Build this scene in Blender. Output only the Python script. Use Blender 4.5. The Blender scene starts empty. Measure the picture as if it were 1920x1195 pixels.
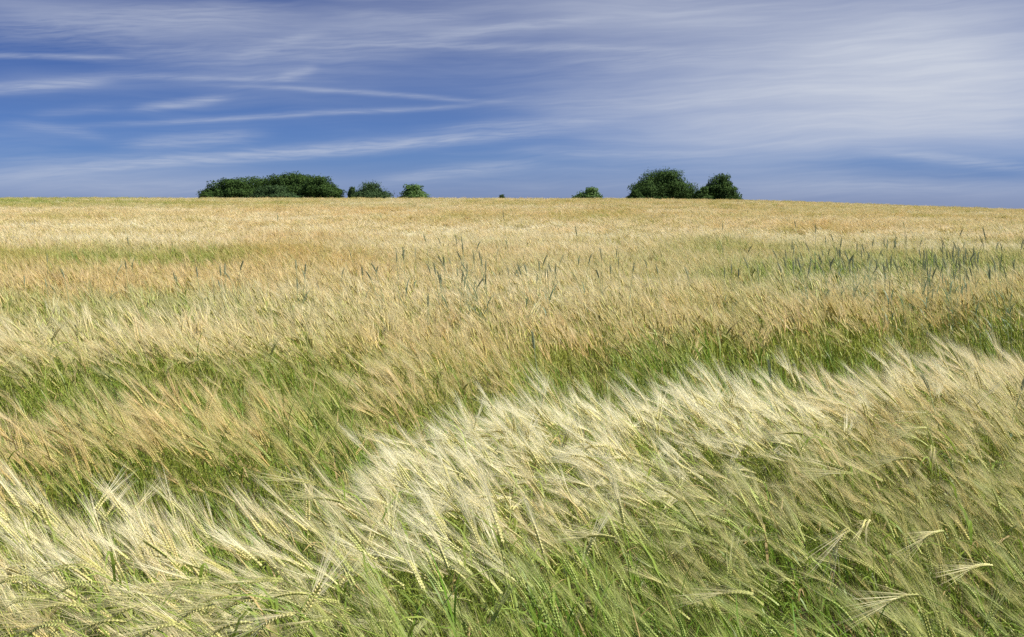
import bpy, math, random
import numpy as np
from mathutils import Vector

# ------------------------------------------------------------------ camera
scene = bpy.context.scene
COL = scene.collection
FPX, UC, VC, VH = 2059.0, 960.0, 597.5, 380.0      # focal length and centre in photo pixels, eye-level row
CAMZ = 1.6
cd = bpy.data.cameras.new("camera")
cam = bpy.data.objects.new("camera", cd)
COL.objects.link(cam)
cd.sensor_width = 36.0
cd.lens = FPX / 1920.0 * 36.0
cd.clip_start = 0.05
cd.clip_end = 20000.0
PITCH = math.atan((VC - VH) / FPX)
cam.location = (0, 0, CAMZ)
cam.rotation_euler = (math.pi / 2 - PITCH, 0, 0)
scene.camera = cam

# ------------------------------------------------------------------ render settings
scene.render.engine = 'CYCLES'
scene.view_settings.view_transform = 'Standard'
scene.view_settings.look = 'None'
scene.view_settings.gamma = 1.0
scene.view_settings.exposure = 0.60
scene.view_settings.use_curve_mapping = False
scene.cycles.use_denoising = False
scene.cycles.max_bounces = 6
scene.cycles.diffuse_bounces = 3
scene.cycles.glossy_bounces = 2
scene.cycles.transmission_bounces = 4
scene.cycles.sample_clamp_indirect = 4.0
scene.cycles.sample_clamp_direct = 12.0

# ------------------------------------------------------------------ sun
SUN_AZ, SUN_EL = math.radians(98), math.radians(54)
SUN_DIR = Vector((math.sin(SUN_AZ) * math.cos(SUN_EL), math.cos(SUN_AZ) * math.cos(SUN_EL), math.sin(SUN_EL)))
sl = bpy.data.lights.new("sun", 'SUN')
sl.energy = 5.0
sl.angle = math.radians(0.5)
sl.color = (1.0, 0.945, 0.84)
so = bpy.data.objects.new("sun", sl)
COL.objects.link(so)
so.rotation_euler = (-SUN_DIR).to_track_quat('-Z', 'Y').to_euler()
so.location = (20, 5, 30)

# ------------------------------------------------------------------ node helper
class N:
    def __init__(s, tree):
        s.t = tree
    def new(s, typ, **kw):
        n = s.t.nodes.new(typ)
        for k, v in kw.items():
            setattr(n, k, v)
        return n
    def put(s, sock, v):
        if isinstance(v, bpy.types.NodeSocket):
            s.t.links.new(v, sock)
        elif v is not None:
            sock.default_value = v
    def m(s, op, a, b=None, c=None, clamp=False):
        n = s.new('ShaderNodeMath', operation=op)
        n.use_clamp = clamp
        for i, v in enumerate((a, b, c)):
            if v is not None:
                s.put(n.inputs[i], v)
        return n.outputs[0]
    def smooth(s, x, a, b):
        n = s.new('ShaderNodeMapRange', interpolation_type='SMOOTHSTEP')
        s.put(n.inputs[0], x)
        s.put(n.inputs[1], a); s.put(n.inputs[2], b)
        s.put(n.inputs[3], 0.0); s.put(n.inputs[4], 1.0)
        return n.outputs[0]
    def mix(s, f, a, b):
        n = s.new('ShaderNodeMix', data_type='RGBA')
        s.put(n.inputs[0], f)
        s.put(n.inputs[6], a if isinstance(a, bpy.types.NodeSocket) else (*a, 1))
        s.put(n.inputs[7], b if isinstance(b, bpy.types.NodeSocket) else (*b, 1))
        return n.outputs[2]
    def noise(s, vec, scale, detail=4, rough=0.55, dist=0.0):
        n = s.new('ShaderNodeTexNoise')
        s.put(n.inputs['Vector'], vec)
        n.inputs['Scale'].default_value = scale
        n.inputs['Detail'].default_value = detail
        n.inputs['Roughness'].default_value = rough
        n.inputs['Distortion'].default_value = dist
        return n.outputs[0]
    def xyz(s, x, y, z):
        n = s.new('ShaderNodeCombineXYZ')
        for i, v in enumerate((x, y, z)):
            s.put(n.inputs[i], v)
        return n.outputs[0]
    def sep(s, v):
        n = s.new('ShaderNodeSeparateXYZ')
        s.put(n.inputs[0], v)
        return n.outputs

# ------------------------------------------------------------------ sky: Nishita with cirrus laid out by azimuth and elevation
world = bpy.data.worlds.new("World")
scene.world = world
world.use_nodes = True
W = N(world.node_tree)
world.node_tree.nodes.clear()
sky = W.new('ShaderNodeTexSky', sky_type='NISHITA')
sky.sun_disc = False
sky.sun_elevation = SUN_EL
sky.sun_rotation = SUN_AZ
sky.air_density = 1.0
sky.dust_density = 0.3
sky.ozone_density = 3.0
dx, dy, dz = W.sep(W.new('ShaderNodeTexCoord').outputs['Generated'])
AZ = W.m('MULTIPLY', W.m('ARCTAN2', dx, dy), 180 / math.pi)      # degrees, 0 = view direction
EL = W.m('MULTIPLY', W.m('ARCSINE', dz), 180 / math.pi)
# wobble the streak coordinates
wv = W.xyz(W.m('MULTIPLY', AZ, 0.10), W.m('MULTIPLY', EL, 0.25), 3.1)
wob = W.m('MULTIPLY', W.m('SUBTRACT', W.noise(wv, 1.0, 3, 0.5), 0.5), 1.5)
ELW = W.m('ADD', EL, wob)
def ang(u, v):
    x, y = (u - UC) / FPX, (VC - v) / FPX
    dy_ = math.cos(PITCH) + y * math.sin(PITCH)
    dz_ = y * math.cos(PITCH) - math.sin(PITCH)
    return math.degrees(math.atan2(x, dy_)), math.degrees(math.atan2(dz_, math.hypot(x, dy_)))
fibre = W.noise(W.xyz(W.m('MULTIPLY', AZ, 0.11), W.m('MULTIPLY', W.m('SUBTRACT', ELW, W.m('MULTIPLY', AZ, 0.03)), 1.8), 0.0), 1.0, 5, 0.5, 0.1)
fine = W.noise(W.xyz(W.m('MULTIPLY', AZ, 0.45), W.m('MULTIPLY', W.m('SUBTRACT', ELW, W.m('MULTIPLY', AZ, 0.055)), 7.0), 7.0), 1.0, 5, 0.6, 0.3)
patchy = W.noise(W.xyz(W.m('MULTIPLY', AZ, 0.07), W.m('MULTIPLY', EL, 0.22), 21.0), 1.0, 3, 0.5)
# streaks: (three pixel points on the centre line, half width in px, strength)
STREAKS = [
    ((-80, 338), (470, 292), (1080, 240), 11, 0.62), ((180, 236), (540, 216), (900, 196), 3.5, 0.42),
    ((390, 158), (620, 170), (930, 190), 3, 0.38), ((250, 204), (340, 194), (436, 180), 6, 0.50),
    ((-80, 168), (90, 160), (215, 145), 9, 0.50), ((-80, 98), (90, 104), (250, 108), 3.5, 0.42),
    ((230, 275), (360, 264), (490, 252), 12, 0.42), ((700, 345), (850, 324), (1000, 308), 11, 0.38),
    ((200, 140), (400, 146), (560, 150), 4, 0.34), ((520, 148), (560, 138), (595, 128), 7, 0.38),
    ((780, 78), (960, 52), (1140, 34), 8, 0.40), ((640, 84), (900, 88), (1300, 94), 6, 0.35),
    ((800, 240), (960, 232), (1180, 226), 6, 0.30), ((1620, 282), (1770, 298), (1960, 318), 9, 0.42),
    ((1080, 120), (1260, 110), (1500, 90), 12, 0.25), ((-80, 60), (200, 40), (520, 20), 26, 0.36),
    ((100, 70), (420, 100), (820, 60), 26, 0.24), ((430, 110), (520, 84), (620, 50), 9, 0.2),
    ((980, 282), (1180, 290), (1420, 280), 9, 0.25), ((1000, 200), (1250, 190), (1500, 170), 14, 0.25),
    ((0, 345), (300, 350), (600, 352), 12, 0.2), ((1350, 345), (1600, 350), (1960, 352), 12, 0.22),
    ((1300, 240), (1600, 225), (1960, 250), 18, 0.25),
    ((20, 236), (110, 244), (200, 262), 8, 0.24), ((60, 215), (150, 208), (240, 200), 6, 0.16),
    ((620, 20), (760, 34), (900, 30), 7, 0.20), ((1300, 262), (1450, 270), (1600, 262), 6, 0.2), ((-60, 306), (120, 300), (260, 292), 5, 0.15),
]
cover = None
sq = W.xyz(AZ, W.m('MULTIPLY_ADD', wob, 0.28, EL), 0.0)
for p0, p1, p2, hw, st in STREAKS:
    q0, q1, q2 = (np.array(ang(*p)) for p in (p0, p1, p2))
    mid = (q0 + q2) / 2; ax = (q2 - q0) / 2; ln = float(np.hypot(*ax)); ax = ax / ln; ay = np.array([-ax[1], ax[0]])
    hwd = math.degrees((hw + 1.2) / FPX)
    sag = float(np.dot(q1 - mid, ay)) / hwd          # bow of the middle, in half widths
    k1 = W.new('ShaderNodeVectorMath', operation='SUBTRACT'); W.put(k1.inputs[0], sq)
    k1.inputs[1].default_value = (mid[0] + ay[0] * sag * hwd, mid[1] + ay[1] * sag * hwd, 0)
    kx = W.new('ShaderNodeVectorMath', operation='DOT_PRODUCT'); W.put(kx.inputs[0], k1.outputs[0]); kx.inputs[1].default_value = (ax[0] / ln, ax[1] / ln, 0)
    ky = W.new('ShaderNodeVectorMath', operation='DOT_PRODUCT'); W.put(ky.inputs[0], k1.outputs[0]); ky.inputs[1].default_value = (ay[0] / hwd, ay[1] / hwd, 0)
    x2 = W.m('MULTIPLY', kx.outputs['Value'], kx.outputs['Value'])
    yy = W.m('MULTIPLY_ADD', x2, sag, ky.outputs['Value'])
    ex = W.m('EXPONENT', W.m('MULTIPLY', W.m('MULTIPLY_ADD', W.m('MULTIPLY', x2, x2), 1.3, W.m('MULTIPLY', yy, yy)), -1.0))
    cover = W.m('MULTIPLY', ex, st * 0.85) if cover is None else W.m('MULTIPLY_ADD', ex, st * 0.85, cover)
cover = W.m('MULTIPLY', cover, W.m('MULTIPLY_ADD', W.smooth(fine, 0.25, 0.7), 0.75, 0.5))
# thin veil: broad soft sheets (pixel centre, half sizes in px, amount), thick to the upper right
VEIL = [(1650, 100, 420, 115, .95), (1180, 15, 260, 45, .42), (1900, 200, 300, 90, .5), (1400, 225, 240, 75, .42), (700, 50, 260, 42, .30),
        (350, 50, 200, 36, .28), (20, 12, 140, 26, .32), (1650, 250, 280, 45, .2), (600, 140, 260, 40, .16), (100, 150, 150, 20, .2),
        (1100, 200, 160, 60, .12), (1500, 345, 520, 28, .15), (200, 345, 420, 26, .3), (1650, 300, 200, 20, -.12), (1850, 320, 190, 20, -.40), (1050, 78, 150, 16, .05),
        (1450, 208, 130, 9, -.12), (500, -2, 120, 12, -.25), (900, 8, 100, 9, .05), (60, 75, 130, 22, -.25), (1900, 600, 900, 200, .4), (1500, -700, 1500, 500, .5)]
vq = W.xyz(W.m('MULTIPLY_ADD', W.m('SUBTRACT', patchy, 0.5), 9.0, AZ), W.m('MULTIPLY_ADD', wob, 0.6, EL), 0.0)
veil = None
for (u, v, su, sv, amt) in VEIL:
    a, e = ang(u, v)
    k1 = W.new('ShaderNodeVectorMath', operation='SUBTRACT'); W.put(k1.inputs[0], vq); k1.inputs[1].default_value = (a, e, 0)
    k2 = W.new('ShaderNodeVectorMath', operation='MULTIPLY'); W.put(k2.inputs[0], k1.outputs[0])
    k2.inputs[1].default_value = (1 / math.degrees(su / FPX), 1 / math.degrees(sv / FPX), 0)
    k3 = W.new('ShaderNodeVectorMath', operation='DOT_PRODUCT'); W.put(k3.inputs[0], k2.outputs[0]); W.put(k3.inputs[1], k2.outputs[0])
    ex = W.m('EXPONENT', W.m('MULTIPLY', k3.outputs['Value'], -1.0))
    veil = W.m('MULTIPLY', ex, amt) if veil is None else W.m('MULTIPLY_ADD', ex, amt, veil)
veil = W.m('MAXIMUM', veil, 0.0)
tex = W.m('ADD', W.m('MULTIPLY', W.smooth(fibre, 0.34, 0.72), 0.55), W.m('MULTIPLY', W.smooth(fine, 0.35, 0.75), 0.16))
veil = W.m('MULTIPLY', veil, W.m('MULTIPLY_ADD', tex, 0.30, 0.76))
wisps = W.m('MULTIPLY', tex, W.m('MULTIPLY_ADD', W.smooth(patchy, 0.38, 0.62), 0.22, 0.04))
rest = W.m('MULTIPLY', W.m('SUBTRACT', 1.0, W.m('MULTIPLY', veil, 0.95, clamp=True)), W.m('SUBTRACT', 1.0, W.m('MULTIPLY', wisps, 0.72, clamp=True)))
rest = W.m('MULTIPLY', rest, W.m('SUBTRACT', 1.0, W.m('MINIMUM', W.m('MULTIPLY', cover, 0.9), 0.85)))
cloud = W.m('SUBTRACT', 1.0, rest, clamp=True)
cloud = W.m('MULTIPLY', cloud, W.smooth(EL, -2.0, 0.0))
hs = W.new('ShaderNodeHueSaturation')
hs.inputs['Hue'].default_value = 0.5
hs.inputs['Saturation'].default_value = 1.0
W.t.links.new(sky.outputs[0], hs.inputs['Color'])
# the clear sky of the photo is deep blue down to the horizon: a per-channel filter by elevation
tr = W.new('ShaderNodeValToRGB')
W.put(tr.inputs[0], W.m('DIVIDE', EL, 40.0, clamp=True))
SKYRAMP = [(0.008, (0.185, 0.275, 0.66)), (0.055, (0.140, 0.240, 0.57)), (0.125, (0.122, 0.195, 0.44)), (0.195, (0.100, 0.163, 0.37)), (0.26, (0.104, 0.155, 0.345)), (0.5, (0.3, 0.36, 0.5)), (1.0, (0.5, 0.55, 0.62))]   # x 1.28 below
els = tr.color_ramp.elements
while len(els) < len(SKYRAMP):
    els.new(0.5)
for e, (p, c) in zip(els, SKYRAMP):
    e.position = p; e.color = (*c, 1)
mu = W.new('ShaderNodeMix', data_type='RGBA', blend_type='MULTIPLY')
mu.inputs[0].default_value = 1.0
W.put(mu.inputs[6], hs.outputs[0]); W.put(mu.inputs[7], tr.outputs[0])
CLOUDCOL = (4.45, 4.80, 5.60)
m15 = W.new('ShaderNodeVectorMath', operation='SCALE')
W.put(m15.inputs[0], mu.outputs[2]); m15.inputs['Scale'].default_value = 1.28
skyc = W.mix(cloud, m15.outputs[0], CLOUDCOL)
bg = W.new('ShaderNodeBackground')
W.put(bg.inputs[0], skyc)
bg.inputs[1].default_value = 0.085
wo = W.new('ShaderNodeOutputWorld')
W.t.links.new(bg.outputs[0], wo.inputs[0])

# ------------------------------------------------------------------ terrain
def sstep(x, a, b):
    t = np.clip((x - a) / (b - a), 0, 1)
    return t * t * (3 - 2 * t)
CREST = 130.0
_ca = [math.degrees(math.atan((u - UC) / FPX)) for u in (-600, 0, 300, 1150, 1400, 1600, 1750, 1920, 2500)]
_cv = [373, 370.5, 371, 372, 375, 381, 386.5, 392, 412]
CANOPY = 0.88
def ground_z(x, y):
    x = np.asarray(x, float); y = np.asarray(y, float)
    a = np.degrees(np.arctan2(x, np.maximum(y, 1e-3)))
    v = np.interp(a, _ca, _cv)
    cz = CAMZ - CREST * (v - VH) / FPX - CANOPY
    z = cz * sstep(y, 8, CREST * 1.05)
    z = z + np.where(y > CREST, -(np.minimum(y, 900) - CREST) ** 1.35 * 0.022, 0)
    z = z + 0.03 * np.sin(x * 0.23 + 1.0) * np.sin(y * 0.19) * sstep(y, 8, 20) * (1 - sstep(y, 90, 130))
    return z

def mesh_obj(name, verts, faces, mats, parent=None, smooth=False, fmat=None):
    me = bpy.data.meshes.new(name)
    me.from_pydata([tuple(map(float, v)) for v in verts], [], [tuple(int(i) for i in f) for f in faces])
    for m in (mats if isinstance(mats, (list, tuple)) else [mats]):
        me.materials.append(m)
    if fmat is not None:
        me.polygons.foreach_set('material_index', np.asarray(fmat, np.int32))
    if smooth:
        me.polygons.foreach_set('use_smooth', np.ones(len(me.polygons), bool))
    me.update()
    o = bpy.data.objects.new(name, me)
    COL.objects.link(o)
    if parent is not None:
        o.parent = parent
    return o

def tag(o, label=None, cat=None, group=None, kind=None):
    if label: o['label'] = label
    if cat: o['category'] = cat
    if group: o['group'] = group
    if kind: o['kind'] = kind

# ------------------------------------------------------------------ materials
def new_mat(name):
    m = bpy.data.materials.new(name)
    m.use_nodes = True
    m.node_tree.nodes.clear()
    n = N(m.node_tree)
    return m, n, n.new('ShaderNodeOutputMaterial')

def plant_mat(name, gold, green, pale, dry, rough, spec, trans, pale_w=1.0, var=0.35, ptype='INSTANCER', withered=0.0):
    """colour from the plant's own ripeness: tint = (green, bleached, dry)"""
    m, n, out = new_mat(name)
    at = n.new('ShaderNodeAttribute', attribute_type=ptype, attribute_name='tint')
    g, p, d = n.sep(at.outputs['Vector'])
    rnd = n.new('ShaderNodeObjectInfo').outputs['Random']
    ge = n.new('ShaderNodeNewGeometry').outputs['Random Per Island']
    jit = n.m('MULTIPLY', n.m('SUBTRACT', rnd, 0.5), 0.30)
    jit2 = n.m('MULTIPLY', n.m('SUBTRACT', ge, 0.5), 0.34)
    g2 = n.m('ADD', n.m('ADD', g, jit), jit2, clamp=True)
    c = n.mix(g2, gold, green)
    c = n.mix(n.m('MULTIPLY', n.m('ADD', d, jit2), 0.6, clamp=True), c, dry)
    c = n.mix(n.m('MULTIPLY', p, pale_w, clamp=True), c, pale)
    if withered:
        c = n.mix(n.m('LESS_THAN', n.m('FRACT', n.m('ADD', n.m('MULTIPLY', rnd, 13.7), n.m('MULTIPLY', ge, 5.3))), withered), c, (0.56, 0.42, 0.19))
    br = n.m('MULTIPLY_ADD', n.m('FRACT', n.m('ADD', n.m('MULTIPLY', rnd, 7.3), n.m('MULTIPLY', ge, 3.1))), var, 1.0 - var * 0.5)
    mu = n.new('ShaderNodeMix', data_type='RGBA', blend_type='MULTIPLY')
    mu.inputs[0].default_value = 1.0
    n.put(mu.inputs[6], c)
    n.put(mu.inputs[7], n.xyz(br, br, br))
    c = mu.outputs[2]
    bs = n.new('ShaderNodeBsdfPrincipled')
    n.put(bs.inputs['Base Color'], c)
    bs.inputs['Roughness'].default_value = rough
    bs.inputs['Specular IOR Level'].default_value = spec
    if trans > 0:
        tl = n.new('ShaderNodeBsdfTranslucent')
        n.put(tl.inputs[0], c)
        mx = n.new('ShaderNodeMixShader')
        mx.inputs[0].default_value = trans
        n.t.links.new(bs.outputs[0], mx.inputs[1]); n.t.links.new(tl.outputs[0], mx.inputs[2])
        n.t.links.new(mx.outputs[0], out.inputs[0])
    else:
        n.t.links.new(bs.outputs[0], out.inputs[0])
    return m

M_AWN = plant_mat('barley_awn', (0.84, 0.60, 0.27), (0.28, 0.385, 0.045), (0.95, 0.90, 0.64), (0.78, 0.50, 0.20), 0.40, 0.35, 0.35, 1.0)
M_EAR = plant_mat('barley_ear', (0.62, 0.47, 0.18), (0.30, 0.42, 0.09), (0.80, 0.80, 0.38), (0.72, 0.44, 0.13), 0.5, 0.25, 0.15, 0.5)
M_STEM = plant_mat('barley_stem', (0.40, 0.42, 0.08), (0.14, 0.27, 0.02), (0.44, 0.52, 0.16), (0.50, 0.36, 0.12), 0.5, 0.25, 0.0, 0.35)
M_LEAF = plant_mat('barley_leaf', (0.36, 0.41, 0.07), (0.12, 0.25, 0.018), (0.34, 0.46, 0.13), (0.58, 0.40, 0.15), 0.45, 0.3, 0.4, 0.3, withered=0.09)
MATS = [M_AWN, M_EAR, M_STEM, M_LEAF]
AWN, EAR, STEM, LEAF = 0, 1, 2, 3

def simple_mat(name, ca, cb, scale, rough, trans=0.0, spec=0.3, vec='Object', var=0.0):
    m, n, out = new_mat(name)
    tc = n.new('ShaderNodeTexCoord').outputs[vec]
    f = n.smooth(n.noise(tc, scale, 5, 0.6), 0.3, 0.7)
    if var:
        ge = n.new('ShaderNodeNewGeometry').outputs['Random Per Island']
        f = n.m('ADD', n.m('MULTIPLY', f, 1 - var), n.m('MULTIPLY', ge, var))
    c = n.mix(f, ca, cb)
    bs = n.new('ShaderNodeBsdfPrincipled')
    n.put(bs.inputs['Base Color'], c)
    bs.inputs['Roughness'].default_value = rough
    bs.inputs['Specular IOR Level'].default_value = spec
    if trans:
        tl = n.new('ShaderNodeBsdfTranslucent'); n.put(tl.inputs[0], c)
        mx = n.new('ShaderNodeMixShader'); mx.inputs[0].default_value = trans
        n.t.links.new(bs.outputs[0], mx.inputs[1]); n.t.links.new(tl.outputs[0], mx.inputs[2])
        n.t.links.new(mx.outputs[0], out.inputs[0])
    else:
        n.t.links.new(bs.outputs[0], out.inputs[0])
    return m
M_SOIL = simple_mat('soil', (0.10, 0.085, 0.045), (0.17, 0.14, 0.07), 1.5, 0.95, var=0)
def rye_mat(name, ca, cb, rough, trans=0.0):
    m = simple_mat(name, ca, cb, 12, rough, trans)
    n = N(m.node_tree)
    mxn = [q for q in m.node_tree.nodes if q.type == 'MIX'][0]
    oi = n.new('ShaderNodeObjectInfo').outputs['Random']
    n.put(mxn.inputs[0], oi)
    return m
M_RSTEM = simple_mat('rye_stem', (0.24, 0.30, 0.14), (0.36, 0.42, 0.22), 8, 0.5)
M_REAR = rye_mat('rye_ear', (0.17, 0.21, 0.12), (0.40, 0.43, 0.25), 0.6)
M_RLEAF = simple_mat('rye_leaf', (0.14, 0.22, 0.13), (0.24, 0.32, 0.19), 12, 0.5, 0.35)
M_BARK = simple_mat('bark', (0.07, 0.055, 0.04), (0.14, 0.11, 0.08), 6, 0.9)

# ------------------------------------------------------------------ ground sheet
def build_ground():
    ys = np.concatenate([np.linspace(-400, -5, 9), np.linspace(0, 30, 31), np.linspace(33, 130, 50), np.linspace(135, 300, 34), np.array([350, 420, 520, 700, 900, 1500, 3000, 6000])])
    ts = np.linspace(-1, 1, 121)
    V, F = [], []
    for y in ys:
        w = 60 + 0.9 * max(y, 0) + (400 if y > 500 or y < -1 else 0)
        for t in ts:
            x = w * (0.35 * t + 0.65 * t ** 3)
            V.append((x, y, float(ground_z(x, max(y, 0.01)))))
    n = len(ts)
    for j in range(len(ys) - 1):
        for i in range(n - 1):
            a = j * n + i
            F.append((a, a + 1, a + 1 + n, a + n))
    o = mesh_obj('ground', V, F, M_SOIL, smooth=True)
    tag(o, 'bare brown soil of the field, hidden under the standing barley', 'ground', kind='structure')
build_ground()

# ------------------------------------------------------------------ plant geometry
class Geo:
    def __init__(s):
        s.v, s.f, s.m = [], [], []
    def add(s, verts, faces, mat):
        b = len(s.v)
        s.v.extend(verts)
        s.f.extend(tuple(i + b for i in f) for f in faces)
        s.m.extend([mat] * len(faces))
    def merge(s, o, off=(0, 0, 0), rz=0.0):
        b = len(s.v)
        c, sn = math.cos(rz), math.sin(rz)
        s.v.extend(Vector((v[0] * c - v[1] * sn + off[0], v[0] * sn + v[1] * c + off[1], v[2] + off[2])) for v in o.v)
        s.f.extend(tuple(i + b for i in f) for f in o.f)
        s.m.extend(o.m)

def frame(t):
    t = t.normalized()
    a = Vector((0, 1, 0)) if abs(t.y) < 0.9 else Vector((1, 0, 0))
    u = t.cross(a).normalized()
    return u, t.cross(u).normalized()

def tube(geo, pts, radii, sides, mat):
    V, F = [], []
    for i, p in enumerate(pts):
        t = pts[min(i + 1, len(pts) - 1)] - pts[max(i - 1, 0)]
        u, w = frame(t)
        for k in range(sides):
            an = 2 * math.pi * k / sides
            V.append(p + (u * math.cos(an) + w * math.sin(an)) * radii[i])
    for i in range(len(pts) - 1):
        for k in range(sides):
            k2 = (k + 1) % sides
            F.append((i * sides + k, i * sides + k2, (i + 1) * sides + k2, (i + 1) * sides + k))
    geo.add(V, F, mat)

def ribbon(geo, pts, widths, side, mat):
    V, F = [], []
    for i, p in enumerate(pts):
        last = i == len(pts) - 1
        if last:
            V.append(p)
        else:
            V.append(p - side * widths[i] * 0.5); V.append(p + side * widths[i] * 0.5)
    n = len(pts)
    for i in range(n - 1):
        if i == n - 2:
            F.append((2 * i, 2 * i + 1, 2 * i + 2))
        else:
            F.append((2 * i, 2 * i + 1, 2 * i + 3, 2 * i + 2))
    geo.add(V, F, mat)

def grain(geo, p, ax, out, ln, wd, mat, lo=False):
    """plump pointed grain from p along ax"""
    u = out.normalized(); w = ax.cross(u).normalized()
    a, c, b = p, p + ax * ln * 0.42 + u * wd * 0.35, p + ax * ln
    V = [a, c + u * wd * 0.6, c + w * wd * 0.55, c - u * wd * 0.5, c - w * wd * 0.55, b]
    F = [(0, 2, 1), (0, 3, 2), (0, 4, 3), (0, 1, 4), (5, 1, 2), (5, 2, 3), (5, 3, 4), (5, 4, 1)]
    geo.add(V, F, mat)

def stalk(rng, theta, nod, lod=0, length=0.70, wind=1.0, young=False):
    """one barley plant bent towards -X. theta: lean of the stem top, nod: extra bend of the ear (degrees)."""
    g = {'stem': Geo(), 'ear': Geo(), 'awns': Geo(), 'leaf': Geo()}
    L = length * (rng.uniform(0.93, 1.07) if not young else rng.uniform(0.85, 1.15))
    th, nd = math.radians(theta), math.radians(nod)
    ns = (9, 5, 3)[lod]
    side_w = rng.uniform(-0.25, 0.25)
    def direction(a, s):
        return Vector((-math.sin(a), side_w * math.sin(a) * 0.6, math.cos(a))).normalized()
    pts = [Vector((0, 0, 0))]
    for i in range(ns):
        s = (i + 0.5) / ns
        a = th * (s ** 1.7) + nd * 0.45 * max(0, (s - 0.82) / 0.18) ** 1.3
        pts.append(pts[-1] + direction(a, s) * (L / ns))
    wst = (0.0016, 0.0023, 0.004)[lod]
    if lod == 0:
        tube(g['stem'], pts, [wst * (1.15 - 0.5 * i / ns) for i in range(ns + 1)], 3, STEM)
    else:
        yaw = rng.uniform(-1.2, 1.2)
        ribbon(g['stem'], pts, [wst * 2] * (ns + 1), Vector((math.cos(yaw), math.sin(yaw), 0)), STEM)
    # ear
    a_top = th + nd * 0.45
    elen = rng.uniform(0.062, 0.082)
    ne = (10, 4, 2)[lod]
    ep, ed = [pts[-1]], []
    for i in range(ne):
        s = (i + 0.5) / ne
        d = direction(a_top + nd * 0.55 * s, s)
        ed.append(d)
        ep.append(ep[-1] + d * elen / ne)
    ed.append(ed[-1])
    roll = math.pi / 2 + rng.uniform(-0.55, 0.55)
    awn_len = rng.uniform(0.11, 0.16) * (0.75 if young else 1)
    def awn(p, d, ln, w):
        droop = Vector((-0.10 * wind, 0, 0.05 if nod < 60 else -0.02))
        na = (3, 2, 1)[lod]
        q = [p]
        dd = d.copy()
        for k in range(na):
            dd = (dd + droop * (1.0 / na)).normalized()
            q.append(q[-1] + dd * ln / na)
        sd = dd.cross(Vector((rng.gauss(0, 1), rng.gauss(0, 1), rng.gauss(0, 1)))).normalized()
        ribbon(g['awns'], q, [w, w * 0.75, w * 0.45][:na] + [0], sd, AWN)
    if lod == 0:
        for i in range(ne):
            for sgn in (-1, 1):
                d = ed[i]
                u, w = frame(d)
                out = (u * math.cos(roll) + w * math.sin(roll)) * sgn
                p = ep[i] + (ep[i + 1] - ep[i]) * (0.5 if sgn > 0 else 0.0)
                taper = 1.0 - 0.35 * max(0, i - ne * 0.6) / (ne * 0.4)
                grain(g['ear'], p + out * 0.0012, (d + out * 0.30).normalized(), out, 0.0120 * taper, 0.0066 * taper, EAR)
                tip = p + (d + out * 0.30).normalized() * 0.0105 * taper
                sp = rng.uniform(0.06, 0.22)
                ad = (d + out * sp + (w * rng.gauss(0, 0.05)) + u * rng.gauss(0, 0.05)).normalized()
                awn(tip, ad, awn_len * rng.uniform(0.85, 1.1) * (1.0 - 0.12 * i / ne), 0.0010)
                if not young and rng.random() < 0.75:
                    ad = (ad + u * rng.gauss(0, 0.07) + w * rng.gauss(0, 0.07)).normalized()
                    awn(tip, ad, awn_len * rng.uniform(0.7, 1.1), 0.0008)
    else:
        rr = 0.0062 if lod == 1 else 0.007
        tube(g['ear'], ep, ([0.003] + [rr] * (ne - 1) + [0.002]), 3, EAR)
        for i in range((11, 5)[lod - 1] if not young else 5):
            k = min(ne - 1, int(rng.random() * ne))
            u, w = frame(ed[k])
            ad = (ed[k] + u * rng.gauss(0, 0.14) + w * rng.gauss(0, 0.14)).normalized()
            awn(ep[k + 1], ad, awn_len * rng.uniform(0.8, 1.1), (0.0022, 0.006)[lod - 1])
    # leaves
    for k in range((3, 2, 1)[lod] + (3 if young else 0)):
        s = rng.uniform(0.35, 0.95)
        i = min(ns - 1, int(s * ns))
        p0 = pts[i] + (pts[i + 1] - pts[i]) * (s * ns - i)
        az = rng.uniform(-math.pi, math.pi)
        # wind pushes blades to -X
        h = Vector((math.cos(az) - 0.7, math.sin(az), 0)).normalized()
        ll = rng.uniform(0.13, 0.24) * (1.15 if young else 1)
        nl = (5, 3, 2)[lod]
        q = [p0]
        el = rng.uniform(0.9, 1.3)
        cur = rng.uniform(1.2, 2.6) if not young else rng.uniform(0.2, 1.4)
        if young: el = rng.uniform(1.15, 1.5)
        for j in range(nl):
            e = el - cur * (j / nl)
            q.append(q[-1] + (h * math.cos(e) + Vector((0, 0, math.sin(e)))) * ll / nl)
        sd = h.cross(Vector((0, 0, 1))) + Vector((0, 0, rng.uniform(-0.5, 0.5)))
        lw = rng.uniform(0.005, 0.0078)
        ribbon(g['leaf'], q, [lw * t for t in ([0.7, 1.0, 0.95, 0.7, 0.4], [0.8, 1.0, 0.6], [1, 0.8])[lod]] + [0], sd.normalized(), LEAF)
    g['mid'] = ep[len(ep) // 2]
    return g

def join(g):
    r = Geo()
    for k in ('stem', 'ear', 'awns', 'leaf'):
        r.merge(g[k])
    return r

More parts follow.
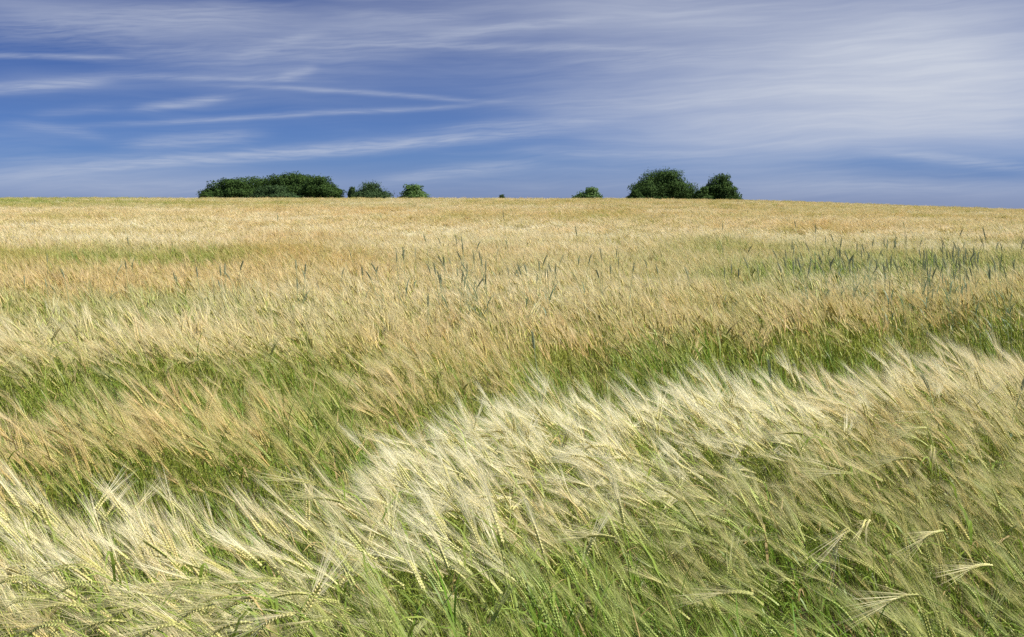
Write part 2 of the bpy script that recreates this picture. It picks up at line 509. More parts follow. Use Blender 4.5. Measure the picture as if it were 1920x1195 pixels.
rng = random.Random(11)
VARIANTS = []          # Geo list; classes as index ranges
CLASS = {}
def cls(name, items):
    CLASS[name] = (len(VARIANTS), len(items))
    VARIANTS.extend(items)
cls('n_up', [join(stalk(rng, rng.uniform(4, 22), rng.uniform(5, 50))) for _ in range(10)])
cls('n_lean', [join(stalk(rng, rng.uniform(30, 52), rng.uniform(-5, 35))) for _ in range(10)])
cls('n_nod', [join(stalk(rng, rng.uniform(25, 55), rng.uniform(60, 100))) for _ in range(8)])
cls('n_young', [join(stalk(rng, rng.uniform(3, 20), rng.uniform(5, 40), 0, 0.72, 1.0, True)) for _ in range(8)])
def clump(k, th, nd, lod, rad, young=False):
    r = Geo()
    for _ in range(k):
        a, d = rng.uniform(0, 6.28), rad * math.sqrt(rng.random())
        r.merge(join(stalk(rng, rng.uniform(*th), rng.uniform(*nd), lod, 0.70, 1.0, young)), (d * math.cos(a), d * math.sin(a), rng.uniform(-0.05, 0.0)), rng.gauss(0, 0.35))
    return r
cls('m_up', [clump(5, (0, 20), (5, 45), 1, 0.06) for _ in range(7)])
cls('m_lean', [clump(5, (28, 50), (0, 40), 1, 0.07) for _ in range(7)])
cls('m_nod', [clump(4, (20, 50), (60, 100), 1, 0.07) for _ in range(4)])
cls('m_young', [clump(5, (3, 18), (5, 40), 1, 0.06, True) for _ in range(5)])
cls('f_up', [clump(26, (8, 35), (5, 60), 2, 0.26) for _ in range(6)])

# ------------------------------------------------------------------ the field's look, read off as (u, v) stations and carried to the ground
# u, v, height, green, bleached, lean, dry
ST = np.array([
 (0,1190,.80,.82,.08,.8,.10),(300,1160,.76,.80,.10,.8,.10),(600,1160,.78,.72,.12,.5,.2),(900,1150,.84,.66,.15,.25,.2),(1200,1150,.84,.9,.05,.05,.1),
 (1500,1120,.82,.84,.1,.2,.1),(1850,1120,.84,.80,.12,.2,.1),(150,1085,.82,.76,.12,.75,.1),(400,1085,.82,.74,.14,.65,.1),(0,1050,.86,.70,.18,.8,.1),(300,1000,.93,.42,.5,.6,.15),(520,980,.96,.35,.7,.5,.2),
 (120,905,1.06,.30,.9,.6,.1),(30,910,1.02,.35,.6,.5,.1),(250,905,1.02,.36,.8,.6,.1),(380,905,1.0,.36,.8,.55,.0),(500,890,1.0,.36,.8,.55,.0),(600,865,1.0,.36,.75,.55,.0),(700,910,.96,.48,.55,.45,.1),(640,840,1.0,.45,.6,.6,.0),(900,1000,.88,.62,.3,.3,.2),(900,870,1.0,.35,.8,.7,.0),
 (1100,800,1.02,.28,.9,.8,.0),(900,755,1.05,.25,1,.75,.0),(1050,728,1.04,.25,1,.75,.0),(1200,718,1.04,.25,1,.8,.0),(1080,1010,.80,.80,.2,.2,.2),(1200,900,.86,.8,.15,.4,.0),(1300,1020,.82,.88,.2,.2,.1),
 (1350,712,1.04,.25,.95,.8,.0),(1500,710,1.04,.25,.95,.7,.0),(1680,698,1.05,.15,.8,.5,.1),(1850,750,1.0,.3,.35,.35,.3),(1900,692,1.04,.2,.6,.4,.2),(1800,810,.90,.50,.3,.3,.2),
 (1500,850,.92,.6,.28,.6,.0),(1400,940,.80,.82,.18,.25,.1),(1620,950,.78,.82,.15,.25,.1),(1850,930,.86,.6,.25,.3,.2),
 (30,848,.60,.95,.0,.1,.2),(110,838,.62,.9,.0,.1,.2),(300,832,.62,.85,.05,.2,.1),(550,810,.66,.9,.05,.2,.0),(700,760,.62,.95,.0,.15,.0),(850,708,.64,.95,.0,.2,.0),
 (1000,675,.72,.8,.1,.2,.1),(1200,658,.66,.85,.1,.2,.1),(1450,648,.58,1,.0,.1,.0),(1450,628,.64,1,.0,.1,.0),(1650,633,.56,1,.0,.1,.0),(1850,628,.56,1,.0,.1,.0),(1700,612,.62,1,.0,.1,.0),(1900,610,.60,1,.0,.1,.0),(1100,665,.68,.9,.05,.2,.1),
 (50,778,.96,.28,.2,.15,.2),(200,772,.96,.30,.18,.15,.2),(350,768,.96,.34,.15,.15,.2),(520,742,.94,.4,.15,.2,.2),(450,805,.60,1,.0,.15,.0),(200,835,.62,.95,.0,.15,.1),(620,785,.60,1,.0,.15,.0),(780,735,.62,1,.0,.15,.0),(920,705,.66,.9,.0,.15,.0),(640,715,.9,.65,.1,.2,.1),(830,670,.95,.35,.3,.3,.3),(1000,655,.92,.45,.25,.3,.3),(120,738,1.0,.25,.35,.25,.3),(380,732,.97,.35,.35,.25,.2),
 (40,680,.62,1,.0,.2,.0),(150,665,.64,1,.0,.2,.0),(300,655,.66,.95,.0,.2,.0),(450,672,.70,.9,.0,.2,.0),(640,660,.74,.85,.1,.2,.0),(1080,630,.70,.85,.05,.2,.1),(1300,640,.68,.9,.05,.2,.0),
 (100,600,1.0,.3,.45,.5,.1),(300,600,1.0,.25,.45,.5,.2),(560,600,.98,.32,.35,.4,.2),(820,600,.95,.35,.2,.3,.5),(1000,570,.94,.3,.3,.3,.2),(1250,565,.98,.3,.25,.2,.2),(1500,555,.98,.3,.25,.2,.2),(1750,530,1.0,.30,.2,.2,.2),(1900,528,1.0,.34,.2,.2,.1),
 (1050,600,.8,.7,.05,.2,.2),(1500,596,.66,1,.0,.1,.0),(1850,580,.64,1,.0,.1,.0),(1250,628,.68,.95,.0,.15,.0),
 (40,555,.9,.6,.2,.3,.0),(270,545,.9,.55,.25,.3,.0),(500,545,.95,.35,.4,.4,.0),(760,530,.98,.2,.5,.4,.1),(1000,515,.98,.2,.5,.3,.1),(1250,520,.98,.22,.45,.3,.1),
 (60,500,.95,.2,.25,.2,.38),(260,500,.95,.2,.25,.2,.35),(450,500,.95,.2,.25,.2,.35),(600,500,.95,.22,.35,.3,.4),(900,480,.95,.25,.35,.2,.2),(1250,490,.95,.35,.3,.2,.1),(1450,500,1.,.6,.2,.2,.0),(1650,490,1.,.65,.2,.2,.0),(1880,480,1.,.65,.2,.2,.0),(1650,515,.98,.35,.5,.3,.0),(1880,510,.98,.35,.4,.3,.0),
 (40,466,.90,.40,.05,.2,.1),(200,463,.80,.72,.0,.2,.0),(320,466,.86,.5,.1,.2,.3),(560,465,.92,.25,.1,.2,.45),(800,450,.98,.15,.45,.3,.1),(1100,450,.98,.2,.45,.3,.1),(1350,455,.95,.4,.3,.3,.0),(1550,455,.93,.45,.3,.3,.0),(1850,455,.93,.45,.3,.3,.0),
 (0,430,1,.1,.5,.3,.2),(300,430,1,.1,.5,.3,.2),(600,425,1,.1,.4,.3,.3),(900,420,1,.12,.4,.3,.2),(1250,415,1,.12,.4,.3,.2),(1600,420,1,.12,.4,.3,.3),(1900,425,1,.15,.4,.3,.2),
 (100,395,1,.15,.3,.2,.2),(500,398,1,.12,.3,.2,.4),(900,395,1,.15,.3,.2,.2),(1300,402,1,.2,.3,.2,.2),(1700,400,1,.18,.3,.2,.1),
 (30,377,1,.6,.1,.2,.0),(250,378,1,.45,.1,.2,.0),(600,376,1,.3,.2,.2,.0),(1000,376,1,.25,.2,.2,.0),(1400,380,1,.25,.2,.2,.0),(1800,392,1,.25,.2,.2,.0),
], float)

def vnoise(x, y, seed=0):
    """smooth value noise 0..1"""
    r = np.random.default_rng(100 + seed).random((256, 256))
    xi, yi = np.floor(x).astype(int), np.floor(y).astype(int)
    fx, fy = x - xi, y - yi
    fx, fy = fx * fx * (3 - 2 * fx), fy * fy * (3 - 2 * fy)
    a = r[xi % 256, yi % 256]; b = r[(xi + 1) % 256, yi % 256]
    c = r[xi % 256, (yi + 1) % 256]; d = r[(xi + 1) % 256, (yi + 1) % 256]
    return (a * (1 - fx) + b * fx) * (1 - fy) + (c * (1 - fx) + d * fx) * fy

def to_uv(x, y, z):
    dyv = y * math.cos(PITCH) - (z - CAMZ) * math.sin(PITCH)
    dzv = y * math.sin(PITCH) + (z - CAMZ) * math.cos(PITCH)
    return UC + FPX * x / dyv, VC - FPX * dzv / dyv

def look_at(x, y):
    """height, green, bleached, lean, dry of the crop standing at x, y"""
    u, v = to_uv(x, y, ground_z(x, y) + CANOPY * 0.97)
    # uneven borders
    sc = np.clip((v - VH) / 400, 0.02, 1.5)
    u = u + (vnoise(x * 1.3, y * 1.3, 1) - 0.5) * 160 * sc
    v = v + ((vnoise(x * 1.7 + 9, y * 1.1, 2) - 0.5) * 70 + (vnoise(x * 5, y * 4, 3) - 0.5) * 45) * sc
    v = np.clip(v, 372, 1260)
    # compare rows on a depth-like scale so far rows stay distinct
    vs = lambda t: 420 * np.log((np.maximum(t, 373) - 350) / 20)
    out = np.zeros((len(x), 5))
    for i in range(0, len(x), 20000):
        uu, vv = u[i:i + 20000, None], vs(v[i:i + 20000, None])
        d2 = ((uu - ST[None, :, 0]) * 0.42) ** 2 + ((vv - vs(ST[None, :, 1])) * 1.5) ** 2 + 60
        w = d2 ** -2.2
        out[i:i + 20000] = (w @ ST[:, 2:7]) / w.sum(1, keepdims=True)
    return out

def in_view(x, y, mx):
    return np.abs(x) < 0.4663 * y * 1.1 + mx

def scatter(y0, y1, step, mx, seed):
    r = np.random.default_rng(seed)
    xm = 0.4663 * y1 * 1.1 + mx
    xs, ys = np.meshgrid(np.arange(-xm, xm, step), np.arange(y0, y1, step))
    xs = xs.ravel(); ys = ys.ravel()
    k = in_view(xs, ys, mx + 0.3)
    xs, ys = xs[k], ys[k]
    xs = xs + r.uniform(-0.55, 0.55, len(xs)) * step
    ys = ys + r.uniform(-0.55, 0.55, len(ys)) * step
    return xs, ys, r

def thin(x, y, r, s=1.0):
    h = look_at(x, y)[:, 0]
    clumps = vnoise(x * 7, y * 7, 31)
    k = r.random(len(x)) < (0.50 + 0.50 * sstep(h, 0.60, 0.85)) * (0.62 + 0.55 * clumps + 0.5 * sstep(look_at(x, y)[:, 2], 0.5, 0.9)) * s
    return x[k], y[k]

P = {k: [] for k in ('co', 'rot', 'scl', 'idx', 'tint')}
def put(x, y, r, up, lean, nod, tilt_k=1.0, hj=0.07, young=None):
    a = look_at(x, y)
    h, g, p, le, dr = a.T
    n = len(x)
    far = sstep(y, 8, 25)
    s1 = vnoise(x * 0.11 + 4, y * 0.22, 51) - 0.5; s2 = vnoise(x * 0.45 + 2, y * 0.5, 52) - 0.5
    g = g + far * (0.34 * s1 + 0.30 * s2); p = p - far * (0.5 * s1 + 0.5 * s2); dr = dr + far * 0.8 * (vnoise(x * 0.2, y * 0.16, 53) - 0.5)
    h = h * (1 + far * (0.10 * s1 + 0.12 * s2))
    le = le * (1 - 0.45 * sstep(y, 5.0, 8.0))
    gust = vnoise(x * 2.2, y * 2.2, 7)
    patch = vnoise(x * 0.9 + 3, y * 0.9, 8)
    lp = np.clip(le + (gust - 0.5) * 0.7, 0, 1)
    rn = np.clip(0.5 * r.random(n) + 0.5 * np.clip((vnoise(x * 6 + 7, y * 6, 43) - 0.5) * 1.6 + 0.5, 0, 1), 0, 1)
    idx = np.zeros(n, int)
    isl = rn < lp
    isn = (nod is not None) & (rn < np.clip(le - 0.5, 0.04, 1) * 0.9)
    isy = r.random(n) < sstep(g + (patch - 0.5) * 0.4, 0.42, 0.85) * 0.92 if young else np.zeros(n, bool)
    for sel, c in ((~isl, up), (isl, lean)) + (((isn, nod),) if nod else ()) + (((isy, young),) if young else ()):
        s, k = CLASS[c]
        idx[sel] = s + r.integers(0, k, sel.sum())
    tuft = vnoise(x * 5.5 + 20, y * 5.5, 41); tuft2 = vnoise(x * 6.5 + 50, y * 6.5, 42)
    yaw = r.normal(0, 1, n) * (0.22 + 0.4 * sstep(y, 5, 8)) + (gust - 0.5) * 0.9 + (tuft - 0.5) * 0.9 - 0.12
    stray = r.random(n) < 0.09
    yaw = np.where(stray, r.uniform(-2.6, 2.6, n), yaw)
    tilt = -(le * 0.25 * (~isl)) * tilt_k + r.normal(0, 0.06, n) - (patch - 0.5) * 0.12 - (tuft2 - 0.45) * 0.55 * np.clip(le + 0.2, 0, 1)
    rx = r.normal(0, 0.06, n)
    z = ground_z(x, y)
    s = np.clip(h * (1 + (patch - 0.5) * 0.14 + (tuft - 0.5) * 0.16) + r.normal(0, 1, n) * hj * (1 - 0.45 * sstep(p, 0.4, 0.8)), 0.4, 1.25)
    P['co'].append(np.stack([x, y, z - 0.02], 1))
    P['rot'].append(np.stack([rx, tilt, yaw], 1))
    P['scl'].append(s)
    P['idx'].append(idx)
    tn = np.stack([np.clip(g + 0.10 * sstep(2.9 - y, 0, 0.6) + 0.30 * sstep(4.6 - y, 0, 0.8) * np.clip(1 - 0.8 * p, 0, 1) * sstep(x, -0.8, 0.2) + (patch - 0.5) * 0.30 + (tuft2 - 0.5) * 0.45 + r.normal(0, .06, n), 0, 1), np.clip(p * (0.35 + 0.5 * r.random(n) + 0.9 * tuft) * (1 - 0.35 * sstep(2.6 - y, 0, 0.5)), 0, 1), np.clip(dr * 1.3 - 0.15 + r.normal(0, .18, n), 0, 1)], 1)
    P['tint'].append(tn)
    return idx, s, yaw, tilt, rx, tn

YN, YM, YF = 6.8, 27.0, 136.0
xn, yn, rn_ = scatter(0.75, YN, 0.050, 1.1, 1)
xn, yn = thin(xn, yn, rn_)
near = put(xn, yn, rn_, 'n_up', 'n_lean', 'n_nod', young='n_young')

# the 260 stalks that stand nearest in the frame become objects of their own
u_, v_ = to_uv(xn, yn, ground_z(xn, yn) + 0.8 * near[1])
dist = np.hypot(xn, yn)
okh = (u_ > 20) & (u_ < 1900) & (v_ > 900) & (v_ < 1185)
order = np.where(okh)[0][np.argsort(dist[okh])]
HERO = order[:int(260 / 0.55)]
HERO = HERO[np.random.default_rng(3).random(len(HERO)) < 0.55][:260]
keep = np.ones(len(xn), bool); keep[HERO] = False
HERO_XY = [(xn[i], yn[i], near[1][i], near[2][i], near[3][i], near[4][i], near[5][i], near[0][i], u_[i]) for i in HERO]
for k in P:
    P[k][0] = P[k][0][keep]
xm, ym, rm_ = scatter(YN, YM, 0.128, 1.2, 2)
xm, ym = thin(xm, ym, rm_)
put(xm, ym, rm_, 'm_up', 'm_lean', 'm_nod', young='m_young')
# far clumps: spacing opens up with distance
for a, b, st, sd in ((YM, 60, 0.34, 3), (60, 100, 0.44, 4), (100, YF, 0.52, 5)):
    xf, yf, rf_ = scatter(a, b, st, 3.0, sd)
    put(xf, yf, rf_, 'f_up', 'f_up', None, 1.0, 0.09)
P = {k: np.concatenate(v) for k, v in P.items()}
print('crop instances', len(P['co']))

def build_crop():
    V, F, FM, VID = [], [], [], []
    b = 0
    for i, g in enumerate(VARIANTS):
        V.extend(tuple(v) for v in g.v)
        F.extend(tuple(k + b for k in f) for f in g.f)
        FM.extend(g.m); VID.extend([i] * len(g.f))
        b = len(V)
    nsrc = len(V)
    allv = np.concatenate([np.array(V, np.float32), P['co'].astype(np.float32)])
    me = bpy.data.meshes.new('barley_crop')
    lens = np.array([len(f) for f in F], np.int32)
    loops = np.fromiter((i for f in F for i in f), np.int32)
    me.vertices.add(len(allv)); me.vertices.foreach_set('co', allv.ravel())
    me.loops.add(len(loops)); me.loops.foreach_set('vertex_index', loops)
    me.polygons.add(len(F))
    me.polygons.foreach_set('loop_start', np.concatenate([[0], np.cumsum(lens)[:-1]]).astype(np.int32))
    for m in MATS: me.materials.append(m)
    me.update(calc_edges=True)
    me.polygons.foreach_set('material_index', np.array(FM, np.int32))
    n = len(allv)
    def attr(name, typ, dom, data, key):
        a = me.attributes.new(name, typ, dom)
        a.data.foreach_set(key, np.ascontiguousarray(data).ravel())
    src = np.zeros(n, bool); src[:nsrc] = True
    attr('src', 'BOOLEAN', 'POINT', src, 'value')
    attr('vid', 'INT', 'FACE', np.array(VID, np.int32), 'value')
    z3 = np.zeros((nsrc, 3), np.float32)
    attr('rot', 'FLOAT_VECTOR', 'POINT', np.concatenate([z3, P['rot'].astype(np.float32)]), 'vector')
    attr('tint', 'FLOAT_VECTOR', 'POINT', np.concatenate([z3, P['tint'].astype(np.float32)]), 'vector')
    attr('scl', 'FLOAT', 'POINT', np.concatenate([z3[:, 0], P['scl'].astype(np.float32)]), 'value')
    attr('idx', 'INT', 'POINT', np.concatenate([np.zeros(nsrc, np.int32), P['idx'].astype(np.int32)]), 'value')
    me.update()
    o = bpy.data.objects.new('barley_crop', me)
    COL.objects.link(o)
    tag(o, 'ripening bearded barley crop of gold and green stalks bent by the wind', 'barley', kind='stuff')
    t = bpy.data.node_groups.new('crop_scatter', 'GeometryNodeTree')
    t.interface.new_socket('Geometry', in_out='INPUT', socket_type='NodeSocketGeometry')
    t.interface.new_socket('Geometry', in_out='OUTPUT', socket_type='NodeSocketGeometry')
    nn, lk = t.nodes.new, t.links.new
    gi, go = nn('NodeGroupInput'), nn('NodeGroupOutput')
    def named(name, dt):
        a = nn('GeometryNodeInputNamedAttribute'); a.data_type = dt; a.inputs[0].default_value = name
        return a.outputs[0]
    sep = nn('GeometryNodeSeparateGeometry'); sep.domain = 'POINT'
    lk(gi.outputs[0], sep.inputs[0]); lk(named('src', 'BOOLEAN'), sep.inputs[1])
    sp = nn('GeometryNodeSplitToInstances'); sp.domain = 'FACE'
    lk(sep.outputs[0], sp.inputs[0]); lk(named('vid', 'INT'), sp.inputs['Group ID'])
    ip = nn('GeometryNodeInstanceOnPoints')
    lk(sep.outputs[1], ip.inputs['Points']); lk(sp.outputs[0], ip.inputs['Instance'])
    ip.inputs['Pick Instance'].default_value = True
    lk(named('idx', 'INT'), ip.inputs['Instance Index'])
    er = nn('FunctionNodeEulerToRotation'); lk(named('rot', 'FLOAT_VECTOR'), er.inputs[0])
    lk(er.outputs[0], ip.inputs['Rotation'])
    lk(named('scl', 'FLOAT'), ip.inputs['Scale'])
    lk(ip.outputs[0], go.inputs[0])
    md = o.modifiers.new('scatter', 'NODES'); md.node_group = t
build_crop()

# ------------------------------------------------------------------ single barley stalks nearest to the camera
def add_part(name, geo, parent):
    return mesh_obj(name, geo.v, geo.f, MATS, parent, fmat=geo.m)
def barley_stalk(name, g, label, group, tint):
    root = bpy.data.objects.new(name, None)
    root.empty_display_size = 0.05
    COL.objects.link(root)
    tag(root, label, 'barley', group)
    add_part('stem', g['stem'], root)
    e = add_part('ear', g['ear'], root)
    add_part('awns', g['awns'], e)
    add_part('leaves', g['leaf'], root)
    for o in (root, *root.children_recursive):
        o['tint'] = tint
    return root
def copy_stalk(src, tint):
    r = src.copy(); COL.objects.link(r)
    for ch in src.children:
        c = ch.copy(); COL.objects.link(c); c.parent = r
        for gr in ch.children:
            d = gr.copy(); COL.objects.link(d); d.parent = c; d['tint'] = tint
        c['tint'] = tint
    r['tint'] = tint
    return r
hr = random.Random(77)
protos = {c: [] for c in ('n_up', 'n_lean', 'n_nod')}
LABELS = {
    'n_up': ('slender upright green and gold barley stalk at the bottom edge of the field', 'upright barley stalks along the bottom edge'),
    'n_lean': ('barley stalk blown over to the left at the bottom edge of the field', 'leaning barley stalks along the bottom edge'),
    'n_nod': ('barley stalk with its plump green ear nodding over near the bottom left corner', 'nodding barley stalks near the bottom left corner'),
}
for i, (x, y, s, yaw, tilt, rx, tn, idx, u) in enumerate(HERO_XY):
    c = 'n_up' if idx < CLASS['n_lean'][0] else ('n_lean' if idx < CLASS['n_nod'][0] else ('n_nod' if idx < CLASS['n_young'][0] else 'n_up'))
    if u < 640 and hr.random() < 0.6: c = 'n_nod'
    if u > 900 and c == 'n_nod': c = 'n_lean'
    tint = [float(t) for t in tn]
    if len(protos[c]) < 7:
        th, nd = {'n_up': (hr.uniform(4, 22), hr.uniform(5, 45)), 'n_lean': (hr.uniform(30, 50), hr.uniform(0, 35)), 'n_nod': (hr.uniform(30, 50), hr.uniform(55, 95))}[c]
        o = barley_stalk('barley_stalk', stalk(hr, th, nd), *LABELS[c], tint)
        protos[c].append(o)
    else:
        o = copy_stalk(hr.choice(protos[c]), tint)
    o.location = (x, y, float(ground_z(x, y)) - 0.02)
    o.rotation_euler = (rx, tilt, yaw)
    o.scale = (s, s, s)

# stalks whose ears one can pick out: (u, v) of the ear, height of the ear, lean, nod, turn, tint, label, group
def pixel_at(u, v, z):
    x, yy = (u - UC) / FPX, (VC - v) / FPX
    d = Vector((x, math.cos(PITCH) + yy * math.sin(PITCH), yy * math.cos(PITCH) - math.sin(PITCH)))
    return Vector((0, 0, CAMZ)) + d * ((z - CAMZ) / d.z)
from mathutils import Euler
def place_by_ear(u, v, z, th, nd, turn, tint, label, group=None):
    ln, state = 0.70, hr.getstate()
    for _ in range(5):
        hr.setstate(state)
        g = stalk(hr, th, nd, 0, ln)
        ln = min(ln * (z + 0.02) / g['mid'].z, 0.98)
    p = pixel_at(u, v, z)
    k = 1.0
    root = barley_stalk('barley_stalk', g, label, group, tint)
    off = Euler((0, 0, turn)).to_matrix() @ (g['mid'] * k)
    root.location = (p.x - off.x, p.y - off.y, z - g['mid'].z * k)
    root.rotation_euler = (0, 0, turn)
    root.scale = (k, k, k)
BL = ('plump yellow-green barley ear arching over in the front left corner', 'arching plump ears in the front left corner')
BR = ('pale green barley ear drooping among tangled stalks on the right of the foreground', 'drooping ears on the right of the foreground')
BM = ('upright barley ear with a long pale beard in the middle of the foreground', 'upright long-bearded ears in the middle foreground')
for u, v, th, nd, tu in [(123,1063,45,70,.1),(143,1095,40,90,-.2),(127,1133,45,60,.0),(253,1137,40,85,.1),(240,1120,45,75,-.1),(377,1110,45,60,.0),(420,1118,42,72,.15),(460,1125,45,80,-.1),
        (377,1140,42,85,.1),(357,1090,45,75,.2),(60,1120,45,70,.0),(30,1085,50,60,.1),(200,1165,45,75,.0),(300,1175,42,90,.2),(440,1170,45,80,.1),(90,1170,45,80,-.2),(500,1087,50,50,.2),(547,1113,50,60,.0),(590,1165,45,80,.1)]:
    place_by_ear(u, v, 0.80, th, nd, tu, [0.58, 0.40, 0.0], *BL)
place_by_ear(520, 1157, 0.82, 42, 95, 0.1, [0.35, 0.75, 0.0], 'largest arched barley ear with a long silvery beard, bottom edge left of the middle')
for u, v, th, nd, tu in [(173,1057,35,20,.3),(293,1030,42,10,.2),(410,1063,50,15,.1),(320,1165,40,20,.3),(573,903,55,30,.1),(617,937,55,35,.0)]:
    place_by_ear(u, v, 0.80, th, nd, tu, [0.5, 0.45, 0.0], 'straight green barley ear slanting up to the left through the arched ears on the left', 'slanting ears on the left')
for u, v, th, nd, tu in [(1559,872,45,40,.1),(1577,886,45,60,.0),(1749,840,40,75,1.1),(1721,803,40,80,.2),(1726,775,40,90,.1),(1489,812,45,60,.0),(1624,979,40,70,1.2),(1750,1000,45,80,.3),(1380,1110,40,70,.0),(1690,1120,45,80,.1),(1840,1060,45,60,.3),(1700,860,40,70,-.3),(1130,1005,40,60,.2)]:
    place_by_ear(u, v, 0.84, th, nd, tu, [0.5, 0.42, 0.0], *BR)
place_by_ear(1638, 892, 0.86, 55, 5, 0.2, [0.45, 0.35, 0.0], 'bright yellow-green barley ear lying slantwise, alone in a dark gap on the right')
place_by_ear(1577, 1005, 0.80, 30, 150, 0.3, [0.25, 0.7, 0.0], 'bleached barley ear hanging straight down with its beard in the right foreground')
for u, v, th, nd, tu in [(892,1000,14,8,.1),(925,960,10,5,.3),(935,990,12,6,-.2),(782,1080,22,5,.0),(1165,960,6,8,.1),(830,1040,15,8,.2),(1010,1010,10,10,.1)]:
    place_by_ear(u, v, 0.84, th, nd, tu, [0.3, 0.85, 0.0], *BM)

# ------------------------------------------------------------------ rye standing above the barley
def rye(seed):
    r = random.Random(seed)
    st, er, lf = Geo(), Geo(), Geo()
    L = 1.0
    b = r.uniform(-0.05, 0.26)
    pts = [Vector((0, 0, 0))]
    for i in range(7):
        a = b * ((i + .5) / 7) ** 2
        pts.append(pts[-1] + Vector((-math.sin(a), 0, math.cos(a))) * L / 7)
    tube(st, pts, [0.0028, 0.0028, 0.0027, 0.0025, 0.0023, 0.002, 0.0018, 0.0016], 4, 0)
    el = r.uniform(0.075, 0.10)
    d0 = b
    p = pts[-1]
    n = 13
    for i in range(n):
        a = d0 + b * 1.2 * i / n
        d = Vector((-math.sin(a), 0, math.cos(a)))
        for k in range(4):
            an = math.pi / 2 * k + 0.4
            out = Vector((math.cos(an) * math.cos(a), math.sin(an), math.cos(an) * math.sin(a)))
            tp = 1 - 0.5 * abs(i / n - 0.4)
            grain(er, p + out * 0.001, (d + out * 0.28).normalized(), out, 0.012 * tp, 0.0050 * tp, 0)
            if (i + k) % 2 == 0:
                q = p + d * 0.012 + out * 0.004
                ribbon(er, [q, q + (d + out * 0.22) * 0.03], [0.0012, 0], frame(d)[0], 0)
        p = p + d * el / n
    for k in range(3):
        s = (0.45, 0.62, 0.8)[k]
        p0 = Vector((pts[int(s * 7)])) * 1.0
        az = r.uniform(-math.pi, math.pi)
        h = Vector((math.cos(az) - 0.5, math.sin(az), 0)).normalized()
        q = [p0]; ln = r.uniform(0.14, 0.24); e0 = r.uniform(1.1, 1.35); cu = r.uniform(0.6, 2.0)
        for j in range(5):
            e = e0 - cu * j / 5
            q.append(q[-1] + (h * math.cos(e) + Vector((0, 0, math.sin(e)))) * ln / 5)
        ribbon(lf, q, [0.009, 0.011, 0.010, 0.008, 0.004, 0], h.cross(Vector((0, 0, 1))), 0)
    root = bpy.data.objects.new('rye_stalk', None)
    root.empty_display_size = 0.05
    COL.objects.link(root)
    mesh_obj('stem', st.v, st.f, M_RSTEM, root)
    mesh_obj('ear', er.v, er.f, M_REAR, root)
    mesh_obj('leaves', lf.v, lf.f, M_RLEAF, root)
    return root
rr = random.Random(9)
RYE = []      # u of the stalk, v of the ear tip, label key
def spread(n, u0, u1, v0, v1, key):
    for _ in range(n):
        RYE.append((rr.uniform(u0, u1), rr.triangular(v0, v1, v0 + 0.6 * (v1 - v0)), key))
spread(14, 1490, 1560, 428, 505, 'right'); spread(30, 1560, 1720, 430, 500, 'right'); spread(30, 1720, 1850, 432, 510, 'right'); spread(20, 1850, 1960, 425, 510, 'right')
spread(16, 835, 900, 455, 535, 'mid'); spread(9, 900, 960, 448, 505, 'mid'); spread(10, 1000, 1150, 455, 510, 'mid'); spread(7, 960, 1080, 470, 530, 'mid'); spread(45, 1500, 1950, 455, 505, 'right')
spread(6, 800, 880, 422, 460, 'mid'); spread(7, 700, 770, 440, 515, 'left'); spread(13, 380, 700, 455, 545, 'left'); spread(10, 20, 380, 470, 555, 'left')
spread(9, 1350, 1490, 445, 525, 'slope'); spread(5, 1150, 1350, 450, 510, 'slope')
RL = {
    'right': ('blue-green rye stalk rising above the gold barley in the dense patch on the right', 'rye stalks in the dense patch on the right'),
    'mid': ('blue-green rye stalk in the loose patch in the middle of the barley field', 'rye stalks in the patch in the middle'),
    'left': ('grey-green rye stalk scattered in the dry orange barley on the left', 'scattered rye stalks on the left'),
    'slope': ('thin blue-green rye stalk in the pale barley between the middle and right patches', 'rye stalks between the two patches'),
}
SINGLE = [
    (1357, 413, 'lone dark rye ear high below the right pair of trees, left of the dense patch'),
    (1501, 408, 'tallest dark rye ear at the left end of the dense patch on the right'),
    (1527, 416, 'dark rye ear slightly right of the tallest one at the end of the dense patch'),
    (1688, 410, 'high thin rye ear poking above the middle of the dense patch on the right'),
    (1864, 418, 'rye ear standing high at the right end of the dense patch'),
    (1776, 422, 'thick dark rye ear in front of the gold strip near the right edge'),
    (1080, 420, 'small rye ear standing alone in gold barley right of the middle'),
    (528, 396, 'tall grassy rye stalk standing alone against gold barley below the big hedge clump'),
    (966, 393, 'faint rye stalk standing alone high up under the middle of the horizon'),
    (793, 546, 'single slanting dark rye ear low in the pale barley left of the middle'),
    (262, 438, 'small rye ear alone right of the green strip on the left'),
    (551, 486, 'straight rye stalk standing alone in the dry orange barley'),
    (1497, 655, 'short blue rye ear in the dark green dip on the right'),
    (1052, 606, 'tall dark rye stalk in the green dip at the middle of the field'),
    (1830, 668, 'dark green rye ear on the front crest near the right edge'),
    (1818, 684, 'dark rye ear just left of its twin on the front crest'),
]
rprot = []
